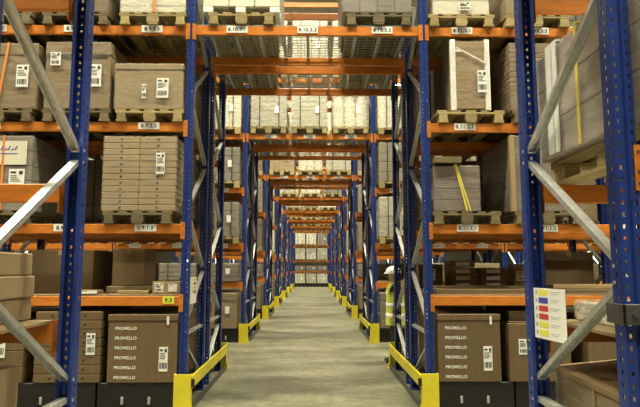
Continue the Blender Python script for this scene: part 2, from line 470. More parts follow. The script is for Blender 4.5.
# ------------------------------------------------------------------ load prototypes for the many pallets further in
def load_proto(kind, w, h, d=1.12):
    """wrapped goods, base at z=0; three looks"""
    b = MB(); x0, x1, y0, y1 = -w / 2, w / 2, -d / 2, d / 2
    name = 'wrapped_load'
    if kind == 'cartons':
        n = max(2, int(h / .14)); c = 2
        for i in range(n):
            for j in range(c):
                b.cbox(x0 + j * w / c + .003, x0 + (j + 1) * w / c - .003, y0, y1, i * h / n + .002, (i + 1) * h / n - .002, .005)
        mt = random.choice(('card', 'card_light', 'cream'))
        b.add([], []); o = b.build('carton_stack', [mt, 'paper', 'dark'])
        name = 'carton_stack'; cat = 'carton stack'
    elif kind == 'box':
        b.cbox(x0, x1, y0, y1, 0, h * .84, .008); b.cbox(x0 - .012, x1 + .012, y0 - .012, y1 + .012, h * .8, h, .01)
        o = b.build('large_carton', [random.choice(('card', 'card_dark')), 'paper', 'dark']); cat = 'carton'
    elif kind == 'white':
        n = 3
        for j in range(n): b.cbox(x0 + j * w / n + .004, x0 + (j + 1) * w / n - .004, y0, y1, 0, h, .008)
        o = b.build('white_carton_load', ['white_board', 'paper', 'dark']); cat = 'wrapped load'
    elif kind == 'rolls':
        n = 3
        for j in range(n):
            for k in range(2):
                for q in range(max(1, int(h / .4))):
                    hh = h / max(1, int(h / .4))
                    b.cyl((x0 + (j + .5) * w / n, y0 + (k + .5) * d / 2, (q + .5) * hh), min(w / n, d / 2) * .485, hh * .97, 'z', 20)
        o = b.build('roll_load', ['white_board', 'paper', 'dark']); cat = 'roll load'
    else:
        for i in range(4): b.cbox(x0 + (i % 2) * .006, x1 - (i % 2) * .008, y0, y1, i * h / 4 + .002, (i + 1) * h / 4 - .002, .01)
        o = b.build('wrapped_load', [{'grey': 'grey_load', 'taupe': 'taupe', 'cream': 'cream'}[kind], 'paper', 'dark']); cat = 'wrapped load'
    tag(o, 'x', cat)
    ORG[o.name] = (0, 0, 0)
    f = MB(); f.cbox(x0 - .014, x1 + .014, y0 - .014, y1 + .014, 0, h + .014, .02)
    f.build('stretch_wrap', {'white': 'film_white', 'rolls': 'film_white', 'cream': 'film_white', 'taupe': 'film_dark', 'grey': 'film'}.get(kind, 'film'), o)
    l = MB(); lx = x0 + w * .72; l.box(lx - .045, lx + .045, y0 - .02, y0 - .0155, h * .42, h * .42 + min(.15, h * .3)); l.build('shipping_label', 'paper', o)
    if kind in ('cream', 'white', 'grey'):
        for sx in (-.2, .22):
            s_ = MB(); s_.box(sx - .01, sx + .01, y0 - .019, y0 - .0155, 0, h + .016); s_.box(sx - .01, sx + .01, y0 - .019, y1 + .019, h + .016, h + .019); s_.build('strap', 'strap_black', o)
    return o
LOADS = {}
for kd in ('cartons', 'box', 'white', 'cream', 'grey', 'taupe', 'rolls'):
    for hh in (.38, .58, .74, .86):
        LOADS[(kd, hh)] = proto(load_proto(kd, .78 if kd != 'box' else .74, hh))
for kd in ('cream', 'grey', 'box'): LOADS[(kd, 1.25)] = proto(load_proto(kd, .78, 1.25))
LOOK = {'cartons': 'wrapped carton stack', 'box': 'large brown carton', 'white': 'white carton load', 'cream': 'cream wrapped load', 'grey': 'grey wrapped load',
        'taupe': 'dark taupe wrapped load', 'rolls': 'wrapped white roll load'}

def black_base():
    b = MB(); b.cbox(-.44, .44, -.52, .52, .0, .29, .006)
    o = b.build('floor_plinth', 'black'); tag(o, 'x', 'plinth')
    for x in (-.16, .14):
        c = MB(); c.cbox(x - .014, x + .014, -.532, -.519, .06, .14, .003); c.build('clip', 'clip', o)
    return o
PLINTH = proto(black_base())

def slot_xyz(r, h, bay, s):
    return bay * 2.8 + s * .9, half_y(r, h) + .55
def fill(r, h, bay, lv, s, kind, hh, lod=1, dx=0, dy=0):
    x, y = slot_xyz(r, h, bay, s); x += dx; y += dy
    w = slot_short(r, h, bay, lv, s)
    if lv == 0:
        place(PLINTH, (x - dx, y - dy, 0), 'black floor plinth, ' + w, 'black plinths under the floor goods'); z = .292
    else:
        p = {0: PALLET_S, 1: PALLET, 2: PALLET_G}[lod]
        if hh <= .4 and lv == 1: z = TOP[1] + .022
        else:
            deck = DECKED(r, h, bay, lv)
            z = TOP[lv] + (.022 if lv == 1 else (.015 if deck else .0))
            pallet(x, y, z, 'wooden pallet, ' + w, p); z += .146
    return place(LOADS[(kind, hh)], (x, y, z), f'{LOOK[kind]}, {w}', 'wrapped goods on the racks', random.uniform(-.012, .012))
def DECKED(r, h, bay, lv): return bay == 0 and lv == 4

# ------------------------------------------------------------------ racks
for r in range(9):
    end = (r == 8)
    for h in (0, 1):
        if end and h == 1: continue
        if r == 0: xs = (-1.4, 1.4) if h == 0 else (-4.2, -1.4, 1.4, 4.2)
        elif r <= 2: xs = (-4.2, -1.4, 1.4, 4.2) if h == 0 else (-7, -4.2, -1.4, 1.4, 4.2, 7)
        elif r <= 3: xs = (-7, -4.2, -1.4, 1.4, 4.2, 7)
        else: xs = (-4.2, -1.4, 1.4, 4.2)
        frames(r, h, xs)
BEAMS = {}
def bm(r, h, fc, bay, lv): BEAMS[(r, h, fc, bay, lv)] = beam(r, h, fc, bay, lv)
for lv in (1, 2, 3):
    for bay in (-1, 1):
        bm(0, 1, 1, bay, lv)
        bm(0, 1, 0, bay, lv)
for r in range(1, 8):
    for h in (0, 1):
        for fc in (0, 1):
            for lv in (4, 5, 6):
                if r == 1 and lv == 6: continue
                bm(r, h, fc, 0, lv)
            for bay in (-1, 1) if r > 2 else (-1, 1, -2, 2):
                if abs(bay) == 2 and r == 1 and h == 0: continue
                for lv in (1, 2, 3, 4, 5):
                    if r == 1 and lv == 5: continue
                    if r >= 5 and (fc == 1 or h == 1): continue
                    if abs(bay) == 2 and lv > 3: continue
                    bm(r, h, fc, bay, lv)
for lv in (1, 2, 3, 4, 5, 6):
    bm(8, 0, 0, 0, lv); bm(8, 0, 1, 0, lv)
    if lv < 5: bm(8, 0, 0, -1, lv); bm(8, 0, 0, 1, lv)
# decks above the walkway
for r in range(1, 8):
    for h in (0, 1):
        for s in (-1, 0, 1):
            x, y = slot_xyz(r, h, 0, s)
            place(DECK, (x, y, LV[4]), 'unseen added wire mesh deck, ' + slot_short(r, h, 0, 4, s), 'wire mesh decks above the walkway')

# location tags on the beams that face the camera
def tags(r, h, bay, lv, col):
    k = (r, h, 0, bay, lv)
    if k not in BEAMS: return
    for i, x in enumerate((-.85, 0, .9) if bay == 0 else (-.93, 0, .93)):
        beam_tag(BEAMS[k], x, f'8.{col}.{lv - 1}.{i + 1}')
for lv in (2, 3, 4): tags(1, 0, -1, lv, 9); tags(1, 0, 1, lv, 11)
tags(1, 0, 0, 4, 10)
for r in (2, 3):
    tags(r, 0, 0, 4, 10)
    for lv in (2, 3): tags(r, 0, -1, lv, 9); tags(r, 0, 1, lv, 11)
beam_tag(BEAMS[(1, 0, 0, -1, 1)], 1.22, '9.3', .13, 'lime', 'lime_tag')

# ------------------------------------------------------------------ rack end guards along the walkway
def make_guard():
    """local frame: walkway on +x side (left rack row); y 0 = front plane of the double rack"""
    t = thing('rack_end_guard', 'x', 'rack guard')
    for y, sgn in ((-.1, 1), (2.6, -1)):
        b = MB()
        b.cbox(-.105, .085, y - .005, y + .005, 0, .4, .002)          # face plate
        a, c = (y, y + .065) if sgn > 0 else (y - .065, y)
        b.cbox(.075, .085, a, c, 0, .4, .002); b.cbox(-.105, -.095, a, c, 0, .4, .002)
        b.cbox(-.105, .12, min(a, c), max(a, c), 0, .01, .002)
        b.add([(.085, y - .003, .01), (.12, y - .003, .01), (.085, y - .003, .12), (.085, y + .003, .01), (.12, y + .003, .01), (.085, y + .003, .12)],
              [(0, 1, 2), (5, 4, 3), (0, 3, 4, 1), (1, 4, 5, 2), (2, 5, 3, 0)])
        b.build('end_plate', 'yellow', t)
    b = MB(); b.cbox(.087, .096, -.08, 2.58, .24, .37, .003); b.cbox(.062, .096, -.08, 2.58, .36, .37, .003); b.cbox(.062, .096, -.08, 2.58, .24, .25, .003)
    b.build('side_rail', 'yellow', t)
    c = MB(); c.cbox(.0865, .125, -.104, -.084, .262, .35, .002); c.build('rail_end_block', 'black', t)
    c = MB(); c.cbox(.0875, .096, -.03, 2.53, .005, .08, .003); c.build('kick_rail', 'steel_dark', t)
    return t
GUARD = proto(make_guard())
def make_guard_r():
    t = copy_tree(GUARD)
    for ch in t.children:
        me = ch.data.copy()
        for v in me.vertices: v.co.x = -v.co.x
        me.flip_normals(); ch.data = me
    return t
GUARD_R = proto(make_guard_r())
for r in range(1, 8):
    place(GUARD, (-1.365, Y0[r], 0), f'yellow rack end guard on the left of walkway, {ROW[r]}', 'yellow rack end guards')
    place(GUARD_R, (1.365, Y0[r], 0), f'yellow rack end guard on the right of walkway, {ROW[r]}', 'yellow rack end guards')

# ------------------------------------------------------------------ chipboard shelves on the first beam level
def shelf(r, h, bay):
    b = MB(); xc = bay * 2.8; y = half_y(r, h)
    b.cbox(xc - 1.33, xc + 1.33, y + .02, y + 1.08, TOP[1], TOP[1] + .018, .002)
    tag(b.build('chipboard_shelf', 'chip'), f'thin chipboard shelf, first level, {BAYN[bay]}, {ROW[r]}, {HN[h]}', 'shelf', 'chipboard shelves')
for r, h in ((0, 1), (1, 0), (1, 1), (2, 0)):
    for bay in (-1, 1): shelf(r, h, bay)

# ------------------------------------------------------------------ the goods one can read: second rack, front half
G = 'goods on the second rack'
YF = Y0[1] - .02       # front face of goods
def big_box(label, x0, x1, z0, z1, y0=YF, d=1.15, m_='card', lab=None, lid=True, wrap='film', name='large_carton', h_lid=.1, slot=True):
    t = root_at(name, label, 'carton', x0, x1, y0, y0 + d, z0, G)
    b = MB(); b.cbox(x0, x1, y0, y0 + d, z0, z1 - (h_lid if lid else 0), .008); b.build('box_body', m_, t)
    if lid:
        b = MB(); b.cbox(x0 - .008, x1 + .008, y0 - .008, y0 + d + .008, z1 - h_lid, z1, .008); b.build('lid', m_, t)
    if wrap: film(t, x0, x1, y0 - .01, y0 + d, z0, z1, wrap)
    for i, (lx, lz, w, h) in enumerate(lab or ()): printed_label(t, lx, lz, y0 - .022, w, h, i + int(abs(x0) * 100))
    return t
def on_pallet(x, lv, what, y=Y0[1] + .57, kind=None):
    z = TOP[lv] + (.02 if lv == 1 else 0)
    pallet(x, y, z, what, kind or PALLET); return z + .146
def deck_pallet(x, y, what, kind=None):
    z = LV[4] + .072; pallet(x, y, z, what, kind or PALLET); return z + .146

# left bay, third level
z = on_pallet(-1.86, 3, 'wooden pallet under the wrapped light tan carton, left bay third level')
big_box('wide light tan wrapped carton with lid and white label, third level beside walkway, left', -2.28, -1.475, z, 3.98, m_='card_light', lab=((-1.71, 3.68, .14, .24), (-1.93, 3.64, .05, .17)), h_lid=.07)
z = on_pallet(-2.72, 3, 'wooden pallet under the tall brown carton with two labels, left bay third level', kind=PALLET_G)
t = big_box('tall brown wrapped carton with dark strap gap and two labels, left bay, third level', -3.1, -2.34, z, 4.24, m_='card', lab=((-2.5, 3.83, .13, .27), (-2.98, 4.03, .12, .16)), h_lid=.16)
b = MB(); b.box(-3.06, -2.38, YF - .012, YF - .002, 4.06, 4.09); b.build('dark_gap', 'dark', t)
z = on_pallet(-3.63, 3, 'wooden pallet under the orange strapped carton, left bay third level', kind=PALLET_G)
t = big_box('brown wrapped carton with orange strap at far left, third level', -4.03, -3.2, z, 4.22, m_='card', lab=((-3.36, 3.82, .14, .27),), h_lid=.14)
strap(t, 'x', -3.64, -4.03, -3.2, YF - .02, YF + 1.16, z, 4.22, 'strap_orange', .03, lean=.1)
# left bay, fourth level
z = on_pallet(-1.86, 4, 'pale wooden pallet under the white wrapped load with orange strap, left bay')
t = root_at('wrapped_load', 'white wrapped load with orange strap, fourth level, left of the walkway', 'wrapped load', -2.25, -1.475, YF, YF + 1.15, z, G)
cartons(t, -2.25, -1.475, YF, YF + 1.15, z, z + .75, 9, 1, 'white_board', 1, False)
film(t, -2.25, -1.475, YF, YF + 1.15, z, z + .75, 'film_white'); strap(t, 'x', -1.84, -2.25, -1.475, YF - .012, YF + 1.16, z, z + .76, 'strap_orange', .035)
z = on_pallet(-2.78, 4, 'dark wooden pallet in middle of the left bay, fourth level', kind=PALLET_G)
t = root_at('wrapped_load', 'brown wrapped load in middle of the left bay, fourth level, second rack', 'wrapped load', -3.16, -2.4, YF, YF + 1.15, z, G)
cartons(t, -3.16, -2.4, YF, YF + 1.15, z, z + .7, 4, 2, 'card_dark', 1, False); film(t, -3.16, -2.4, YF, YF + 1.15, z, z + .7, 'film')
z = on_pallet(-3.7, 4, 'wooden pallet at far left, fourth level, second rack', kind=PALLET_G)
t = root_at('wrapped_load', 'grey green wrapped load at far left, fourth level, second rack', 'wrapped load', -4.05, -3.3, YF, YF + 1.15, z, G)
cartons(t, -4.05, -3.3, YF, YF + 1.15, z, z + .7, 4, 2, 'grey_load', 1, False); film(t, -4.05, -3.3, YF, YF + 1.15, z, z + .7, 'film')
# left bay, second level
z = on_pallet(-1.96, 2, 'wooden pallet under the stack of flat tan cartons, left bay second level', kind=PALLET_G)
t = root_at('carton_stack', 'shrink wrapped stack of twelve layers of flat tan cartons, left bay second level', 'carton stack', -2.4, -1.52, YF, YF + 1.15, z, G)
cartons(t, -2.38, -1.53, YF, YF + 1.15, z, 3.1, 12, 2, 'card_light', 1, True)
film(t, -2.38, -1.53, YF, YF + 1.15, z, 3.1); printed_label(t, -1.71, 2.78, YF - .013, .1, .25, 5)
z = on_pallet(-3.62, 2, 'wooden pallet under the carton load with white end labels, second level far left', kind=PALLET_G)
t = root_at('carton_stack', 'wrapped carton load with white label panels and orange strap, second level far left', 'carton stack', -4.0, -3.2, YF, YF + 1.15, z, G)
cartons(t, -4.0, -3.2, YF, YF + 1.15, z, 3.1, 5, 1, 'grey_load', 1, False)
film(t, -4.0, -3.2, YF, YF + 1.15, z, 3.1, 'film_dark')
printed_label(t, -3.36, 2.56, YF - .014, .18, .3, 31)
b = MB(); b.box(-3.62, -3.26, YF - .016, YF - .012, 2.76, 3.04); q = b.build('label_panel', 'white_board', t)
b = MB()
for k in range(5): b.bar((-3.56 + k * .04, YF - .017, 2.93), (-3.53 + k * .04, YF - .017, 2.98 - .03 * (k % 2)), .012, .002, (0, 1, 0))
b.box(-3.57, -3.36, YF - .0175, YF - .016, 2.885, 2.895); b.build('blue_printing', 'ink_blue', q)
strap(t, 'x', -3.53, -4, -3.2, YF - .012, YF + 1.16, z, 3.1, 'strap_orange', .03)
# right bay, second level
z = on_pallet(1.86, 2, 'wooden pallet under the low taupe load with yellow strap, right bay', kind=PALLET_G)
t = root_at('wrapped_load', 'dark taupe glossy wrapped load with yellow strap beside walkway, right bay second level', 'wrapped load', 1.5, 2.02, YF, YF + 1.15, z, G)
cartons(t, 1.48, 2.02, YF, YF + 1.15, z, 2.76, 4, 1, 'taupe', 1, False)
film(t, 1.48, 2.02, YF, YF + 1.15, z, 2.76, 'film_dark'); strap(t, 'x', 1.86, 1.46, 2.02, YF - .012, YF + 1.16, z, 2.77, 'strap_yellow', .022, lean=-.13)
strap(t, 'x', 1.9, 1.46, 2.02, YF - .014, YF + 1.16, z, 2.77, 'strap_yellow', .018, lean=-.16)
b = MB(); b.cbox(1.48, 1.8, YF - .05, YF + 1.1, 2.79, 2.86, .004); tag(b.build('flat_board', 'wood_grey'), 'flat timber board lying on the taupe wrapped load', 'board')
z = on_pallet(2.82, 2, 'wooden pallet under the tall taupe wrapped block, right bay second level', kind=PALLET_G)
t = root_at('wrapped_load', 'tall taupe wrapped block with light corner post, middle of right bay second level', 'wrapped load', 2.4, 3.2, YF, YF + 1.15, z, G)
cartons(t, 2.4, 3.2, YF, YF + 1.15, z, 3.12, 1, 4, 'taupe', 1, False, name='board_pack'); film(t, 2.4, 3.2, YF, YF + 1.15, z, 3.12, 'film_dark')
b = MB(); b.cbox(2.385, 2.44, YF - .014, YF + .045, z, 3.13, .003); b.build('corner_post', 'card_light', t)
# right bay, third level
z = on_pallet(1.94, 3, 'wooden pallet under the brown board pack with white corner posts')
pallet(2.02, Y0[1] + .58, z, 'upper wooden pallet under the board pack with white corner posts', PALLET) if False else None
t = root_at('board_pack', 'brown corrugated board pack with white corner posts and tape, right bay third level', 'board pack', 1.71, 2.17, YF, YF + 1.1, z, G)
b = MB(); b.cbox(1.74, 2.14, YF, YF + 1.1, z + .02, 4.28, .01); b.build('board_block', 'corr', t)
for x in (1.715, 2.125):
    for y in (YF - .015, YF + 1.065): b = MB(); b.cbox(x - .005, x + .055, y, y + .05, z, 4.3, .004); b.build('corner_post', 'foam', t)
b = MB(); b.bar((1.78, YF - .018, 4.2), (2.14, YF - .018, 4.0), .003, .016, (0, 0, 1)); b.bar((1.76, YF - .018, 4.16), (1.84, YF - .018, 4.16), .003, .03, (0, 0, 1)); b.build('tape', 'strap_white', t)
printed_label(t, 2.08, 3.78, YF - .02, .11, .27, 9)
film(t, 1.72, 2.17, YF - .012, YF + 1.11, z, 4.28, 'film')
z = on_pallet(2.84, 3, 'wooden pallet under the tall stack of brown layers, middle of right bay third level', kind=PALLET_G)
t = root_at('carton_stack', 'tall wrapped stack of thin brown layers, middle of right bay third level', 'carton stack', 2.44, 3.22, YF, YF + 1.15, z, G)
cartons(t, 2.42, 3.22, YF, YF + 1.15, z, 4.26, 14, 1, 'card', 1, False); film(t, 2.42, 3.22, YF, YF + 1.15, z, 4.26)
# a leaning film-wrapped bundle at the left edge of that bay
t = root_at('wrapped_bundle', 'slim dark film bundle with orange strap leaning beside the walkway, right bay third level', 'wrapped bundle', 1.458, 1.528, Y0[1] + .35, Y0[1] + .9, TOP[3], G)
b = MB(); b.cbox(1.458, 1.528, Y0[1] + .35, Y0[1] + .9, TOP[3], 4.15, .01); b.build('bundle_core', 'taupe', t); film(t, 1.458, 1.528, Y0[1] + .35, Y0[1] + .9, TOP[3], 4.15, 'film_dark')
b = MB(); b.bar((1.48, Y0[1] + .335, TOP[3] + .02), (1.51, Y0[1] + .335, 4.14), .02, .003, (0, 1, 0)); b.build('strap', 'strap_orange', t)
# right bay, fourth level
z = on_pallet(1.86, 4, 'pale wooden pallet under the white box load, right bay fourth level')
t = root_at('wrapped_load', 'white board cartons with grey tape on a pale pallet, right bay fourth level', 'wrapped load', 1.5, 2.2, YF, YF + 1.15, z, G)
cartons(t, 1.52, 2.2, YF, YF + 1.15, z, z + .7, 4, 1, 'white_board', 1, False); film(t, 1.52, 2.2, YF, YF + 1.15, z, z + .7, 'film'); printed_label(t, 1.9, z + .1, YF - .014, .14, .1, 3)
z = on_pallet(2.78, 4, 'pale wooden pallet in middle of the right bay, fourth level')
t = root_at('wrapped_load', 'tan carton load in middle of the right bay, fourth level, second rack', 'wrapped load', 2.4, 3.15, YF, YF + 1.15, z, G)
cartons(t, 2.4, 3.15, YF, YF + 1.15, z, z + .7, 3, 2, 'card', 1, False); film(t, 2.4, 3.15, YF, YF + 1.15, z, z + .7)
# above the walkway, fourth level
z = deck_pallet(-.8, Y0[1] + .58, 'wooden pallet under the three white cartons above the walkway')
t = root_at('carton_set', 'three upright white cartons side by side above the walkway, left slot', 'cartons', -1.27, -.36, YF, YF + 1.1, z, G)
for i in range(3):
    x = -1.26 + i * .31
    for fx in (x + .06, x + .245): pass
    b = MB(); b.cbox(x, x + .302, YF, YF + 1.1, z + .07, z + .85, .006); b.build('carton', 'white_board', t)
for x in (-1.26, -.87, -.46): b = MB(); b.cbox(x, x + .12, YF + .0, YF + 1.08, z, z + .07, .004); b.build('foam_foot', 'foam', t)
printed_label(t, -.55, z + .25, YF - .004, .1, .14, 12)
z = deck_pallet(.86, Y0[1] + .58, 'wooden pallet under the taupe wrapped load above the walkway', PALLET_G)
t = root_at('wrapped_load', 'taupe film wrapped load of upright packs above the walkway, right slot', 'wrapped load', .42, 1.26, YF, YF + 1.15, z, G)
cartons(t, .42, 1.26, YF, YF + 1.15, z - .0, z + .9, 1, 4, 'grey_load', 1, False); film(t, .42, 1.26, YF, YF + 1.15, z, z + .9, 'film_dark')

# floor level: the two big cartons with six lines of white lettering
def lettered(x0, x1, side):
    z0, z1 = .292, 1.045
    t = root_at('large_carton', f'large brown carton with six lines of white lettering on the {side}', 'carton', x0, x1, YF, YF + 1.1, z0, G)
    b = MB(); b.cbox(x0, x1, YF, YF + 1.1, z0, z1 - .07, .008); b.build('box_body', 'card_dark', t)
    b = MB(); b.cbox(x0 - .006, x1 + .006, YF - .006, YF + 1.106, z1 - .07, z1, .006); b.build('lid', 'card_dark', t)
    for i in range(6): add_text(t, 'PROMELLO', .046, x0 + .2, YF - .0015, z1 - .155 - i * .108, 'paper', 'lettering')
    b = MB(); b.box(x1 - .12, x1 - .095, YF - .0095, YF - .006, z1 - .115, z1 - .02); b.build('white_tape', 'paper', t)
    printed_label(t, x1 - .15, z0 + .26, YF - .001, .1, .27, int(x1 * 50))
    return t
lettered(-2.24, -1.462, 'left'); lettered(1.49, 2.2, 'right')
t = root_at('carton_stack', 'brown carton stack with centre slots, second from walkway, left floor level', 'carton stack', -3.06, -2.32, YF, YF + 1.1, .292, G)
cartons(t, -3.06, -2.32, YF, YF + 1.1, .292, 1.08, 8, 2, 'card_dark', 1, True); printed_label(t, -2.43, .72, YF - .003, .1, .24, 77)
t = root_at('carton_stack', 'brown carton stack with white label at far left, floor level', 'carton stack', -4.0, -3.18, YF, YF + 1.1, .292, G)
cartons(t, -4.0, -3.18, YF, YF + 1.1, .292, 1.0, 4, 1, 'card_dark', 1, False); printed_label(t, -3.45, .72, YF - .003, .14, .3, 78)
t = root_at('large_carton', 'brown carton with folded top and white label, second from walkway, right floor level', 'carton', 2.3, 3.0, YF, YF + 1.1, .292, G)
b = MB(); b.cbox(2.3, 3.0, YF, YF + 1.1, .292, .94, .008); b.build('box_body', 'card_dark', t); printed_label(t, 2.47, .68, YF - .002, .13, .17, 79)
b = MB(); b.cbox(2.32, 2.98, YF + .03, YF + 1.05, .94, .96, .004); b.cbox(2.34, 2.9, YF + .1, YF + 1.0, .96, 1.08, .008); b.build('lid', 'card_dark', t)
t = root_at('large_carton', 'plain brown carton, third from walkway, right floor level', 'carton', 3.2, 3.95, YF, YF + 1.1, .292, G)
b = MB(); b.cbox(3.2, 3.95, YF, YF + 1.1, .292, .9, .008); b.build('box_body', 'card_dark', t); b = MB(); b.cbox(3.19, 3.96, YF - .006, YF + 1.106, .9, .98, .006); b.build('lid', 'card_dark', t)
for bay in (-1, 1):
    for s in (-1, 0, 1):
        x, y = slot_xyz(1, 0, bay, s)
        place(PLINTH, (x, y - .04, 0), 'black floor plinth, ' + slot_short(1, 0, bay, 0, s), 'black plinths under the floor goods')

# first level: small goods on the chipboard
zs = TOP[1] + .02
def simple(label, x0, x1, y0, y1, z0, z1, m_='card_dark', name='carton', cat='carton', lid=False, lab=None):
    t = root_at(name, label, cat, x0, x1, y0, y1, z0, 'small goods on the first level')
    b = MB(); b.cbox(x0, x1, y0, y1, z0, z1, .006); b.build('box_body', m_, t)
    b = MB(); b.box(x0 + .004, x1 - .004, (y0 + y1) / 2 - .025, (y0 + y1) / 2 + .025, z1 - .0005, z1 + .0015); b.box(x0 + (x1 - x0) * .45, x0 + (x1 - x0) * .55, y0 - .0015, y0 + .0005, max(z0 + .002, z1 - .06), z1); b.build('packing_tape', 'card_light', t)
    for i, (lx, lz, w, h) in enumerate(lab or ()): printed_label(t, lx, lz, y0 - .002, w, h, i + 200)
    return t
y1 = Y0[1]
simple('large dark brown carton on the first level, left bay behind the blue frame', -3.28, -2.52, y1 + .2, y1 + 1.0, zs, 1.78)
simple('square brown carton with a pale side, first level, left bay', -2.36, -1.98, y1 + .38, y1 + .9, zs + .084, 1.8, 'card')
simple('flat pale carton under the square brown carton, first level left bay', -2.42, -1.9, y1 + .36, y1 + .95, zs, zs + .08, 'card_light')
simple('small carton with printed labels beside the walkway, first level left bay', -1.8, -1.48, y1 + .12, y1 + .55, zs, zs + .14, 'card_light', lab=((-1.72, zs + .07, .1, .1), (-1.56, zs + .07, .1, .09)))
simple('flat carton with label beside the dark carton, first level left bay', -2.62, -2.38, y1 + .02, y1 + .18, zs, zs + .045, 'card', lab=((-2.5, zs + .023, .2, .032),))
t = thing('timber_offcuts', None, None)
bpy.data.objects.remove(t)
for i, (a, bb, yy, zz, lab) in enumerate(((-2.2, -1.84, y1 + .1, 0, 'pale timber offcut lying lowest at the front, first level left bay'), (-2.16, -1.9, y1 + .2, .042, 'short timber offcut resting on the lowest one, first level left bay'), (-2.02, -1.8, y1 + .28, .0, 'short timber offcut lying behind the other two, first level left bay'))):
    b = MB(); b.cbox(a, bb, yy, yy + .09 if i else yy + .18, zs + zz, zs + zz + .04, .004); tag(b.build('timber_offcut', 'wood'), lab, 'timber', 'timber offcuts on the first level')
# right bay first level: long flat packs
simple('long flat brown pack lying along the first level, right bay', 1.5, 3.95, y1 + .1, y1 + .5, zs, zs + .05, 'card_dark', 'flat_pack', 'flat pack')
simple('second long flat pack behind the front one, first level right bay', 1.6, 3.6, y1 + .56, y1 + .98, zs, zs + .07, 'card', 'flat_pack', 'flat pack')
simple('pale long flat pack lying on the others, first level, right bay outer end', 2.9, 3.9, y1 + .14, y1 + .46, zs + .053, zs + .1, 'card_light', 'flat_pack', 'flat pack')
# second rack, rear half, first level: small stacks with white ends
yb = half_y(1, 1)
for nm, x0, n, side in (('nearer', 2.06, 4, 'right'), ('farther', 2.5, 3, 'right')):
    t = root_at('carton_stack', f'small stack of cartons with white end labels, rear first level right bay, {nm} to walkway', 'carton stack', x0, x0 + .36, yb + .3, yb + .7, zs, 'small goods on the first level')
    cartons(t, x0, x0 + .36, yb + .3, yb + .7, zs, zs + .1 * n, n, 1, 'card', 1, False)
    for k in range(n): printed_label(t, x0 + .18, zs + .1 * k + .05, yb + .298, .2, .06, 90 + k)
simple('small brown carton on rear first level, right bay, behind the blue frame', 2.98, 3.3, yb + .3, yb + .8, zs, zs + .3, 'card', lab=((3.1, zs + .18, .16, .14),))
simple('large dark carton on rear first level, right end of right bay', 3.4, 4.1, yb + .2, yb + .95, zs, zs + .52, 'card_dark')
simple('dark carton on rear first level, next to the walkway, right bay', 1.6, 1.95, yb + .3, yb + .9, zs, zs + .35, 'card_dark', lab=((1.78, zs + .2, .12, .16),))
simple('large dark carton on rear first level, left bay middle', -3.2, -2.7, yb + .2, yb + .9, zs, zs + .45, 'card_dark')
simple('stack-like brown carton on rear first level, left bay, left of the square carton', -2.66, -2.4, yb + .2, yb + .7, zs, zs + .36, 'card')
t = thing('flat_trolley_goods', 'low pile of dark packs on rear first level beside walkway, left bay', 'packs', (-1.8, yb + .5, zs), 'small goods on the first level')
for i, (a, w, hh) in enumerate(((-2.15, .3, .12), (-1.83, .28, .16))): b = MB(); b.cbox(a, a + w, yb + .2, yb + .8, zs, zs + hh, .006); b.build('pack', 'grey_load', t)

# second rack, rear half, other levels
for lv, bay, s, kd, hh in ((2, -1, 0, 'grey', .86), (2, -1, -1, 'taupe', .74), (2, -1, 1, 'taupe', .86), (2, 1, -1, 'grey', .58), (2, 1, 0, 'grey', .86), (2, 1, 1, 'cartons', .74),
                           (3, -1, -1, 'taupe', .86), (3, -1, 0, 'box', .86), (3, -1, 1, 'grey', .74), (3, 1, -1, 'taupe', .86), (3, 1, 0, 'cartons', .86), (3, 1, 1, 'box', .74),
                           (4, -1, -1, 'grey', .74), (4, -1, 0, 'taupe', .74), (4, -1, 1, 'cartons', .74), (4, 1, -1, 'cream', .74), (4, 1, 0, 'grey', .74), (4, 1, 1, 'grey', .74),
                           (4, 0, -1, 'grey', .58), (4, 0, 1, 'taupe', .74),
                           (0, -1, -1, 'box', .74), (0, -1, 0, 'cartons', .74), (0, -1, 1, 'box', .74), (0, 1, -1, 'box', .74), (0, 1, 0, 'box', .74), (0, 1, 1, 'cartons', .74)):
    fill(1, 1, bay, lv, s, kd, hh, 1 if lv == 4 else 2)
for bay in (-2, 2):
    for lv in (0, 2, 3):
        for s in (-1, 0, 1):
            if s * bay > 0: continue
            fill(1, 1, bay, lv, s, random.choice(('box', 'grey', 'taupe', 'cartons')), .74, 0)

# ------------------------------------------------------------------ nearest rack goods
NG = 'goods on the nearest rack'
yn = half_y(0, 1)
def stackbox(label, x0, x1, y0, y1_, z0, hs, m_, lean=0.):
    for i, hh in enumerate(hs):
        pass
# left bay first level: three tan cartons one above the other
zz = TOP[1] + .02
for i, (hh, dx, w_) in enumerate(((.13, 0, 'lowest'), (.125, .012, 'middle one'), (.13, -.008, 'topmost'))):
    x1_ = -1.60 + dx
    t = root_at('carton', f'tan carton at left edge in the nearest rack, {w_} of the stack of three', 'carton', x1_ - .6, x1_, yn + .08, yn + 1.08, zz, NG)
    b = MB(); b.cbox(x1_ - .6, x1_, yn + .08, yn + 1.08, zz, zz + hh, .008); b.build('box_body', 'card_light', t)
    b = MB(); b.box(x1_ - .34, x1_ - .28, yn + .084, yn + 1.076, zz + hh - .0005, zz + hh + .001); b.box(x1_ - .001, x1_ + .0012, yn + .5, yn + .56, zz + .01, zz + hh - .01); b.build('packing_tape', 'card', t)
    zz += hh + .002
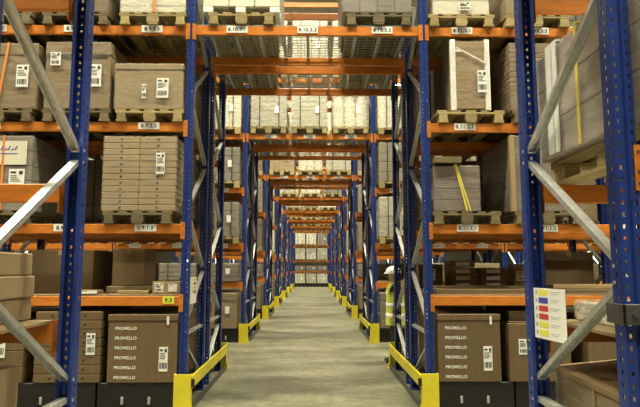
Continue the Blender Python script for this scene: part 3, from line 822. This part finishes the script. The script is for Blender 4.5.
# left bay floor: two tan cartons
zz = .34
pl_ = place(PLINTH, (-2.15, yn + .56, 0), 'black floor plinth at bottom left corner in the nearest rack', 'black plinths under the floor goods')
zz = .292
for i, (hh, dx, w_) in enumerate(((.36, 0, 'lower one of the pair'), (.36, -.01, 'upper one of the pair'))):
    x1_ = -1.63 + dx
    t = root_at('carton', f'tan carton at bottom left corner in the nearest rack, {w_}', 'carton', x1_ - .7, x1_, yn + .06, yn + 1.06, zz, NG)
    b = MB(); b.cbox(x1_ - .7, x1_, yn + .06, yn + 1.06, zz, zz + hh, .008); b.build('box_body', 'card_light', t)
    b = MB(); b.box(x1_ - .38, x1_ - .32, yn + .064, yn + 1.056, zz + hh - .0005, zz + hh + .001); b.build('packing_tape', 'card', t)
    zz += hh + .002
# right bay second level: huge wrapped load on a pallet
z = TOP[2]
pallet(1.94, yn + .52, z, 'thick wooden pallet under the huge wrapped load at top right', PALLET)
b = MB(); b.cbox(1.46, 1.98, yn + .28, yn + .36, z, z + .05, .004); b.build('x', 'wood'); bpy.data.objects.remove(bpy.data.objects['x'])
z += .144
t = root_at('wrapped_load', 'huge glossy taupe wrapped load with white foam strips and yellow strap, top right', 'wrapped load', 1.5, 2.4, yn - .05, yn + 1.12, z, NG)
X0, X1, YA, YB_ = 1.475, 2.45, yn - .06, yn + 1.12
cartons(t, X0, X1, YA, YB_, z, 2.87, 3, 1, 'taupe_light', 1, False, name='board_pack')
film(t, X0, X1, YA, YB_, z, 2.87, 'film_dark', .01)
for yy, ww in ((yn + .86, .07), (yn + .79, .05), (yn + .22, .06)):
    b = MB(); b.cbox(X0 - .022, X0 - .011, yy, yy + ww, z + .01, 2.88, .003); b.box(X0 - .02, X1 + .02, yy, yy + ww, 2.88, 2.887); b.build('foam_strip', 'foam', t)
strap(t, 'y', yn + .55, X0 - .014, X1 + .014, YA, YB_, z, 2.88, 'strap_yellow', .028)
# right bay first level: film-covered flat goods
zz = TOP[1] + .02
t = root_at('wrapped_bundle', 'low glossy film wrapped flat goods on the nearest rack, lower right', 'wrapped bundle', 1.62, 2.5, yn + .1, yn + 1.05, zz, NG)
b = MB()
for i in range(3): b.cbox(1.62 + i * .01, 2.5, yn + .1, yn + 1.04 - i * .02, zz + i * .035, zz + i * .035 + .033, .004)
b.build('panel', 'white_board', t); film(t, 1.62, 2.5, yn + .1, yn + 1.04, zz, zz + .105, 'film_white', .012)
# right bay floor: big slumped carton load
place(PLINTH, (1.98, yn + .56, 0), 'black floor plinth at bottom right corner in the nearest rack', 'black plinths under the floor goods')
t = root_at('large_carton', 'big tan carton with folded cover and film at bottom right corner', 'carton', 1.5, 2.35, yn + .05, yn + 1.1, .29, NG)
b = MB(); b.cbox(1.5, 2.35, yn + .04, yn + 1.08, .29, .98, .012); b.build('box_body', 'card', t)
b = MB(); b.add([(1.485, yn + .03, .95), (2.36, yn + .03, 1.0), (2.36, yn + 1.09, 1.02), (1.485, yn + 1.09, .97), (1.485, yn + .03, .975), (2.36, yn + .03, 1.06), (2.36, yn + 1.09, 1.08), (1.485, yn + 1.09, 1.0)],
                [(0, 3, 2, 1), (4, 5, 6, 7), (0, 1, 5, 4), (1, 2, 6, 5), (2, 3, 7, 6), (3, 0, 4, 7)]); b.build('lid', 'card', t)
b = MB(); b.cbox(1.487, 1.5, yn + .6, yn + .62, .3, .96, .002); b.build('corner_tape', 'card_light', t)
film(t, 1.5, 2.35, yn + .04, yn + 1.08, .29, .95, 'film', .01)

bm(0, 1, 0, 0, 4); bm(0, 1, 1, 0, 4)  # unseen beams above the view, added with decks and loads to shade the foreground
for fc in (0, 1): BEAMS[(0, 1, fc, 0, 4)].scale.x = .968
for s in (-1, 0, 1):
    fill(0, 1, 0, 4, s, ('grey', 'cream', 'box')[s], .74, 0)  # unseen loads, added to block lamp light from above
for s in (-1, 0, 1):
    x, y = slot_xyz(0, 1, 0, s); x -= s * .036; place(DECK, (x, y, LV[4]), 'unseen added wire mesh deck, ' + slot_short(0, 1, 0, 4, s), 'wire mesh decks above the walkway')

# safety sign sheets hung on the frames
def sign(label, x, ya, yb_, z0, z1, xb=None, cols=('ink_yellow', 'ink_blue', 'ink_red', 'ink_red', 'ink_yellow', 'ink_yellow'), s=-1):
    """rigid sheet standing along y; printed side faces the walkway (s=-1: towards -x)"""
    xb = x if xb is None else xb
    t = thing('safety_sign', label, 'sign', (x, ya, z0))
    H, W = z1 - z0, yb_ - ya
    def P(u, v, o=0.):      # u 0..1 from far edge to near edge
        return (xb + (x - xb) * (1 - u) + s * o, yb_ - W * u, z0 + H * v)
    def patch(mb, u0, u1, v0, v1, o0, o1):
        a = [P(u0, v0, o0), P(u1, v0, o0), P(u1, v1, o0), P(u0, v1, o0), P(u0, v0, o1), P(u1, v0, o1), P(u1, v1, o1), P(u0, v1, o1)]
        mb.add(a, [(0, 3, 2, 1), (4, 5, 6, 7), (0, 1, 5, 4), (1, 2, 6, 5), (2, 3, 7, 6), (3, 0, 4, 7)])
    b = MB(); patch(b, 0, 1, 0, 1, 0, .003); sh = b.build('sheet', 'paper', t)
    n = len(cols)
    for i, c in enumerate(cols):
        v1 = .97 - i * .158
        b = MB(); patch(b, .17, .47, v1 - .11, v1, .003, .0045); b.build('colour_block', c, sh)
        b = MB()
        patch(b, .07, .12, v1 - .1, v1 - .02, .003, .0042)
        for q in range(2): patch(b, .54, .54 + .3 - .08 * q, v1 - .04 - q * .04, v1 - .03 - q * .04, .003, .004)
        b.build('printing', 'clip', sh)
sign('white safety sheet with yellow, blue and red blocks on right frame of the nearest rack', 1.362, 3.05, 3.37, 1.175, 1.46, 1.405)
sign('small white sheet with green and red blocks on left frame of the second rack', -1.352, 6.71, 7.03, 1.15, 1.46, -1.358, ('lime', 'ink_red', 'lime', 'ink_red'), 1)

# steel clamp on the near right upright
b = MB(); b.cbox(1.326, 1.56, yn - .032, yn - .014, 1.345, 1.43, .003); b.cbox(1.326, 1.334, yn - .032, yn + .12, 1.345, 1.43, .003); b.cyl((1.37, yn - .036, 1.388), .014, .012, 'y', 10)
tag(b.build('steel_clamp', 'steel_dark'), 'grey steel clamp band around the near right upright', 'clamp')

# ------------------------------------------------------------------ third rack and beyond
CH = {'t': ('cream', 'grey', 'cream', 'white', 'rolls', 'cartons', 'grey'), 's': ('cream', 'cartons', 'box', 'grey', 'white', 'taupe'), 'f': ('box', 'box', 'cartons', 'taupe')}
for r in range(2, 8):
    for h in (0, 1):
        for s in (-1, 0, 1):
            if h == 0:
                fill(r, h, 0, 4, s, {(-1): 'cream', 0: 'cream', 1: 'rolls'}[s] if r == 2 else random.choice(CH['t']), .74 if r == 2 else random.choice((.58, .74, .86)), 1 if r == 2 else 0)
            elif random.random() < .6: fill(r, h, 0, 4, s, random.choice(CH['t'] + ('grey',)), random.choice((.58, .74)), 0)
        for s in (-1, 0, 1):
            if r <= 3 and h == 0:
                fill(r, h, 0, 5, s, 'cream', 1.25, 0)
        for bay in ((-1, 1) if (r > 3) else (-1, 1, -2, 2)):
            for lv in (0, 1, 2, 3, 4, 5):
                if lv == 5 and not (r == 2 and h == 0 and abs(bay) == 1): continue
                if abs(bay) == 2 and (lv > 3 or r > 2): continue
                if r >= 4 and h == 1: continue
                if r == 3 and h == 1 and lv != 3: continue
                for s in (-1, 0, 1):
                    if r >= 4 and s != -(1 if bay > 0 else -1): continue
                    if lv == 1:
                        if random.random() < .2: continue
                        fill(r, h, bay, 1, s, random.choice(('cartons', 'box', 'taupe', 'grey')), .38, 0)
                    elif lv == 0: fill(r, h, bay, 0, s, random.choice(CH['f']), .74, 0)
                    elif random.random() < .88:
                        fill(r, h, bay, lv, s, random.choice(CH['s']), random.choice((.74, .86)) if lv < 5 else .86, 0)
# end rack closes the walkway
for lv in (0, 1, 2, 3, 4, 5):
    for s in (-1, 0, 1):
        kd, hh = {0: ('white' if s else 'cream', .74), 1: ('taupe', .38), 2: ('rolls' if s < 1 else 'cream', .86), 3: ('white' if s < 1 else 'grey', .86), 4: ('cream', .86), 5: ('cream', .86)}[lv]
        fill(8, 0, 0, lv, s, kd, hh, 0)
        if 1 < lv < 4:
            for bay in (-1, 1):
                if s == -bay: fill(8, 0, bay, lv, s, 'cream', .74, 0)

# ------------------------------------------------------------------ person in the aisle
def person(x, y, rz):
    t = thing('person', 'person in white helmet, lime vest and dark clothes standing behind the right rack', 'person', (x, y, 0)); ORG[t.name] = (0, 0, 0)
    def skin(name, pts, edges, m_, rad, sub=2):
        me = bpy.data.meshes.new(name); me.from_pydata(pts, edges, []); me.materials.append(M[m_])
        o = bpy.data.objects.new(name, me); COL.objects.link(o)
        sm = o.modifiers.new('skin', 'SKIN')
        sm.use_smooth_shade = True
        lay = me.skin_vertices[0] if me.skin_vertices else None
        if lay is None: raise RuntimeError('skin layer')
        for i, rr in enumerate(rad):
            lay.data[i].radius = rr if isinstance(rr, tuple) else (rr, rr)
            lay.data[i].use_root = (i == 0)
        ss = o.modifiers.new('sub', 'SUBSURF'); ss.levels = sub; ss.render_levels = sub
        out = bpy.data.meshes.new_from_object(o.evaluated_get(bpy.context.evaluated_depsgraph_get()))
        bpy.data.objects.remove(o)
        for p in out.polygons: p.use_smooth = True
        q = bpy.data.objects.new(name, out); COL.objects.link(q); q.parent = t; out.materials.clear(); out.materials.append(M[m_])
        return q
    # body (facing -y): pelvis, spine, neck, head, arms, legs as one surface
    P = [(0, 0, .80), (0, .005, .95), (0, .01, 1.10), (0, .01, 1.24), (0, -.005, 1.31), (0, -.02, 1.39), (0, -.03, 1.46), (0, -.02, 1.51)]
    Rr = [(.13, .10), (.12, .09), (.13, .095), (.11, .08), (.05, .05), (.068, .085), (.075, .09), (.05, .06)]
    E = [(i, i + 1) for i in range(7)]
    def chain(start, pts, rs):
        k = start
        for p, r_ in zip(pts, rs):
            P.append(p); Rr.append(r_); E.append((k, len(P) - 1)); k = len(P) - 1
        return k
    hands = []
    for s in (-1, 1):
        hands.append(chain(3, [(s * .15, .01, 1.235), (s * .19, .01, 1.1), (s * .205, -.005, .97), (s * .205, -.05, .78), (s * .205, -.06, .72)], [.05, .042, .036, .026, (.022, .036)]))
        chain(0, [(s * .085, 0, .74), (s * .09, -.005, .45), (s * .09, .01, .25), (s * .09, .02, .08), (s * .095, -.05, .04), (s * .1, -.13, .035)], [.085, .055, .05, .036, .036, .03])
    body = skin('body', P, E, 'skin', Rr)
    # fingers
    for s in (-1, 1):
        for i, (dy, L_) in enumerate(((-.03, .062), (-.01, .07), (.01, .066), (.028, .052))):
            f0 = (s * .205, -.062 + dy, .70)
            skin('finger', [f0, (s * .203, -.066 + dy, .70 - L_ * .55), (s * .196, -.064 + dy, .70 - L_)], [(0, 1), (1, 2)], 'skin', [.009, .0085, .0075], 1)
        skin('thumb', [(s * .2, -.09, .745), (s * .193, -.108, .71), (s * .188, -.108, .685)], [(0, 1), (1, 2)], 'skin', [.011, .01, .009], 1)
    # face
    for s in (-1, 1):
        b = MB(); b.rings([[(s * .028 + .012 * c_ * math.cos(a), -.112 + z_, 1.445 + .009 * c_ * math.sin(a)) for a in [2 * math.pi * i / 8 for i in range(8)]] for c_, z_ in ((1, .01), (.9, .0), (.3, -.004))]); b.build('eye', 'ink', t); 
        b = MB(); b.rings([[(s * (.068 + q), -.015 + .018 * c_ * math.cos(a), 1.43 + .03 * c_ * math.sin(a)) for a in [2 * math.pi * i / 8 for i in range(8)]] for c_, q in ((.8, 0), (1, .01), (.7, .018))]); b.build('ear', 'skin', t, True)
    b = MB(); b.rings([[(.016 * c_ * math.cos(a), yy, zc_ + .014 * c_ * math.sin(a)) for a in [2 * math.pi * i / 8 for i in range(8)]] for c_, yy, zc_ in ((1.1, -.1, 1.425), (.9, -.125, 1.418), (.4, -.137, 1.415))]); b.build('nose', 'skin', t, True)
    b = MB(); b.rings([[(.024 * c_ * math.cos(a), yy, 1.385 + .007 * c_ * math.sin(a)) for a in [2 * math.pi * i / 8 for i in range(8)]] for c_, yy in ((1, -.09), (.9, -.112), (.4, -.116))]); b.build('mouth', 'strap_orange', t, True)
    # clothes
    J = [(0, 0, .86), (0, .005, 1.0), (0, .01, 1.14), (0, .01, 1.26)]; JR = [(.15, .115), (.145, .11), (.15, .115), (.12, .09)]; JE = [(0, 1), (1, 2), (2, 3)]
    for s in (-1, 1):
        k = 3
        for p, r_ in (((s * .155, .01, 1.245), .062), ((s * .195, .01, 1.1), .055), ((s * .21, -.005, .97), .05), ((s * .208, -.045, .80), .04)):
            J.append(p); JR.append(r_); JE.append((k, len(J) - 1)); k = len(J) - 1
    skin('jacket', J, JE, 'jacket', JR)
    T = [(0, 0, .82), (0, 0, .76)]; TR = [(.14, .115), (.13, .11)]; TE = [(0, 1)]
    for s in (-1, 1):
        k = 1
        for p, r_ in (((s * .088, 0, .66), .092), ((s * .09, -.005, .45), .07), ((s * .09, .01, .25), .065), ((s * .09, .018, .09), .058)):
            T.append(p); TR.append(r_); TE.append((k, len(T) - 1)); k = len(T) - 1
    skin('trousers', T, TE, 'jacket', TR)
    for s in (-1, 1):
        skin('shoe', [(s * .092, .045, .045), (s * .095, -.04, .045), (s * .1, -.13, .035), (s * .102, -.18, .03)], [(0, 1), (1, 2), (2, 3)], 'black', [(.045, .045), (.045, .048), (.045, .036), (.035, .028)])
    # vest: open-sided shell with shoulder straps, reflective bands
    def ell(z, rx, ry, cy=.005, n=28): return [(rx * math.cos(2 * math.pi * i / n), cy + ry * math.sin(2 * math.pi * i / n), z) for i in range(n)]
    b = MB(); prof = ((.62, .185, .165), (.72, .18, .16), (.86, .175, .155), (1.0, .172, .15), (1.1, .175, .15), (1.17, .165, .145))
    outer = [ell(*q) for q in prof]; inner = [ell(q[0], q[1] - .006, q[2] - .006) for q in reversed(prof)]
    b.rings(outer + inner, cap=False)
    b.rings([inner[-1], outer[0]], cap=False)
    v = b.build('vest', 'vest', t, True)
    for s in (-1, 1):
        c = MB(); c.rings([[(s * cx_ + w_ * .045, yy, zz_ ), (s * cx_ - w_ * .045, yy, zz_), (s * cx_ - w_ * .045, yy + dy_, zz_ + dz_), (s * cx_ + w_ * .045, yy + dy_, zz_ + dz_)] for cx_, w_, yy, zz_, dy_, dz_ in
                           ((.1, 1.2, -.137, 1.15, .012, 0), (.1, 1.1, -.1, 1.26, .012, -.01), (.095, 1, -.04, 1.325, 0, -.014), (.095, 1, .06, 1.325, 0, -.014), (.1, 1.1, .11, 1.26, -.012, -.01), (.1, 1.2, .148, 1.15, -.012, 0))]); c.build('shoulder_panel', 'vest', v)
    for z_ in (.76, .93):
        c = MB(); rx, ry = (.184, .163) if z_ < .8 else (.178, .157)
        c.rings([ell(z_, rx, ry), ell(z_ + .05, rx - .001, ry - .001), ell(z_ + .05, rx - .006, ry - .006), ell(z_, rx - .006, ry - .006), ell(z_, rx, ry)], cap=False); c.build('reflective_band', 'reflect', v, True)
    # helmet with brim
    b = MB(); rs = []
    for i in range(8):
        a = math.pi / 2 * i / 7 * .98; rs.append([(.115 * math.cos(a) * math.cos(u), -.02 + .135 * math.cos(a) * math.sin(u), 1.475 + .125 * math.sin(a)) for u in [2 * math.pi * k / 24 for k in range(24)]])
    b.rings(rs); hm = b.build('helmet', 'helmet', t, True)
    c = MB(); c.rings([[(rx * math.cos(u), -.025 + (ry * math.sin(u) * (1.14 if math.sin(u) < 0 else 1)), z_) for u in [2 * math.pi * k / 24 for k in range(24)]] for rx, ry, z_ in ((.108, .124, 1.47), (.12, .134, 1.468), (.122, .136, 1.474), (.112, .128, 1.485))], cap=False); c.build('brim', 'helmet', hm, True)
    b = MB(); b.rings([[((.078 + q) * math.cos(u), .0 + (.095 + q) * abs(math.sin(u)) if math.sin(u) > 0 else .0, z_) for u in [2 * math.pi * k / 16 for k in range(16)]] for q, z_ in ((-.01, 1.36), (.005, 1.4), (.012, 1.47))]); b.build('hair', 'hair', t, True)
    t.rotation_euler = (0, 0, rz)
person(1.455, 9.72, -math.pi / 2)

# ------------------------------------------------------------------ lamps over the aisles
def make_lamp():
    t = thing('ceiling_lamp', 'x', 'ceiling lamp')
    b = MB(); b.cbox(-1.2, 1.2, -.11, .11, .05, .12, .01); b.build('housing', 'housing', t)
    for y in (-.05, .05):
        c = MB(); c.cyl((0, y, .03), .016, 2.3, 'x', 10); c.build('tube', 'tube', t)
    for x in (-.9, .9):
        c = MB(); c.cyl((x, 0, .63), .006, 1.02); c.build('hanger', 'steel_dark', t)
    return t
LAMP = proto(make_lamp())
LD = bpy.data.lights.new('lamp_light', 'AREA'); LD.shape = 'RECTANGLE'; LD.size = 2.4; LD.size_y = .3
LD.energy = 330; LD.color = (1, .93, .66); LD.spread = R(120)
LZ = 8.75
for r in range(9):
    yl = Y0[r] - 1.6
    for i, x in enumerate((-9.0, -4.5, 0, 4.5, 9.0)):
        pos = ('far left', 'left', 'middle', 'right', 'far right')[i]
        o = place(LAMP, (x, yl, LZ), f'long ceiling lamp, {pos} of the aisle in front of the {ROW[r]}', 'ceiling lamps over the aisles')
        l = bpy.data.objects.new('lamp_light', LD); COL.objects.link(l); l.parent = o; l.location = (0, 0, -.01)

# ------------------------------------------------------------------ clean up prototypes
def kill(o):
    for c in list(o.children): kill(c)
    bpy.data.objects.remove(o)
for o in PROTOS: kill(o)

# ------------------------------------------------------------------ world, camera
w = bpy.data.worlds.new('world'); SC.world = w; w.use_nodes = True
w.node_tree.nodes['Background'].inputs[0].default_value = (.9, .85, .7, 1); w.node_tree.nodes['Background'].inputs[1].default_value = .02
cd = bpy.data.cameras.new('camera'); cam = bpy.data.objects.new('camera', cd); COL.objects.link(cam)
cd.sensor_width = 36; cd.lens = 570 / 640 * 36; cd.clip_end = 200
cam.location = (.056, 0, 1.58)
cam.rotation_euler = (R(90 + 6.36), 0, -math.atan(8 / 570))
SC.camera = cam
vs = SC.view_settings; vs.view_transform = 'Standard'; vs.look = 'None'; vs.gamma = 1; vs.exposure = -0.08
vs.use_curve_mapping = False
SC.cycles.max_bounces = 8; SC.cycles.transparent_max_bounces = 16
SC.cycles.use_denoising = True
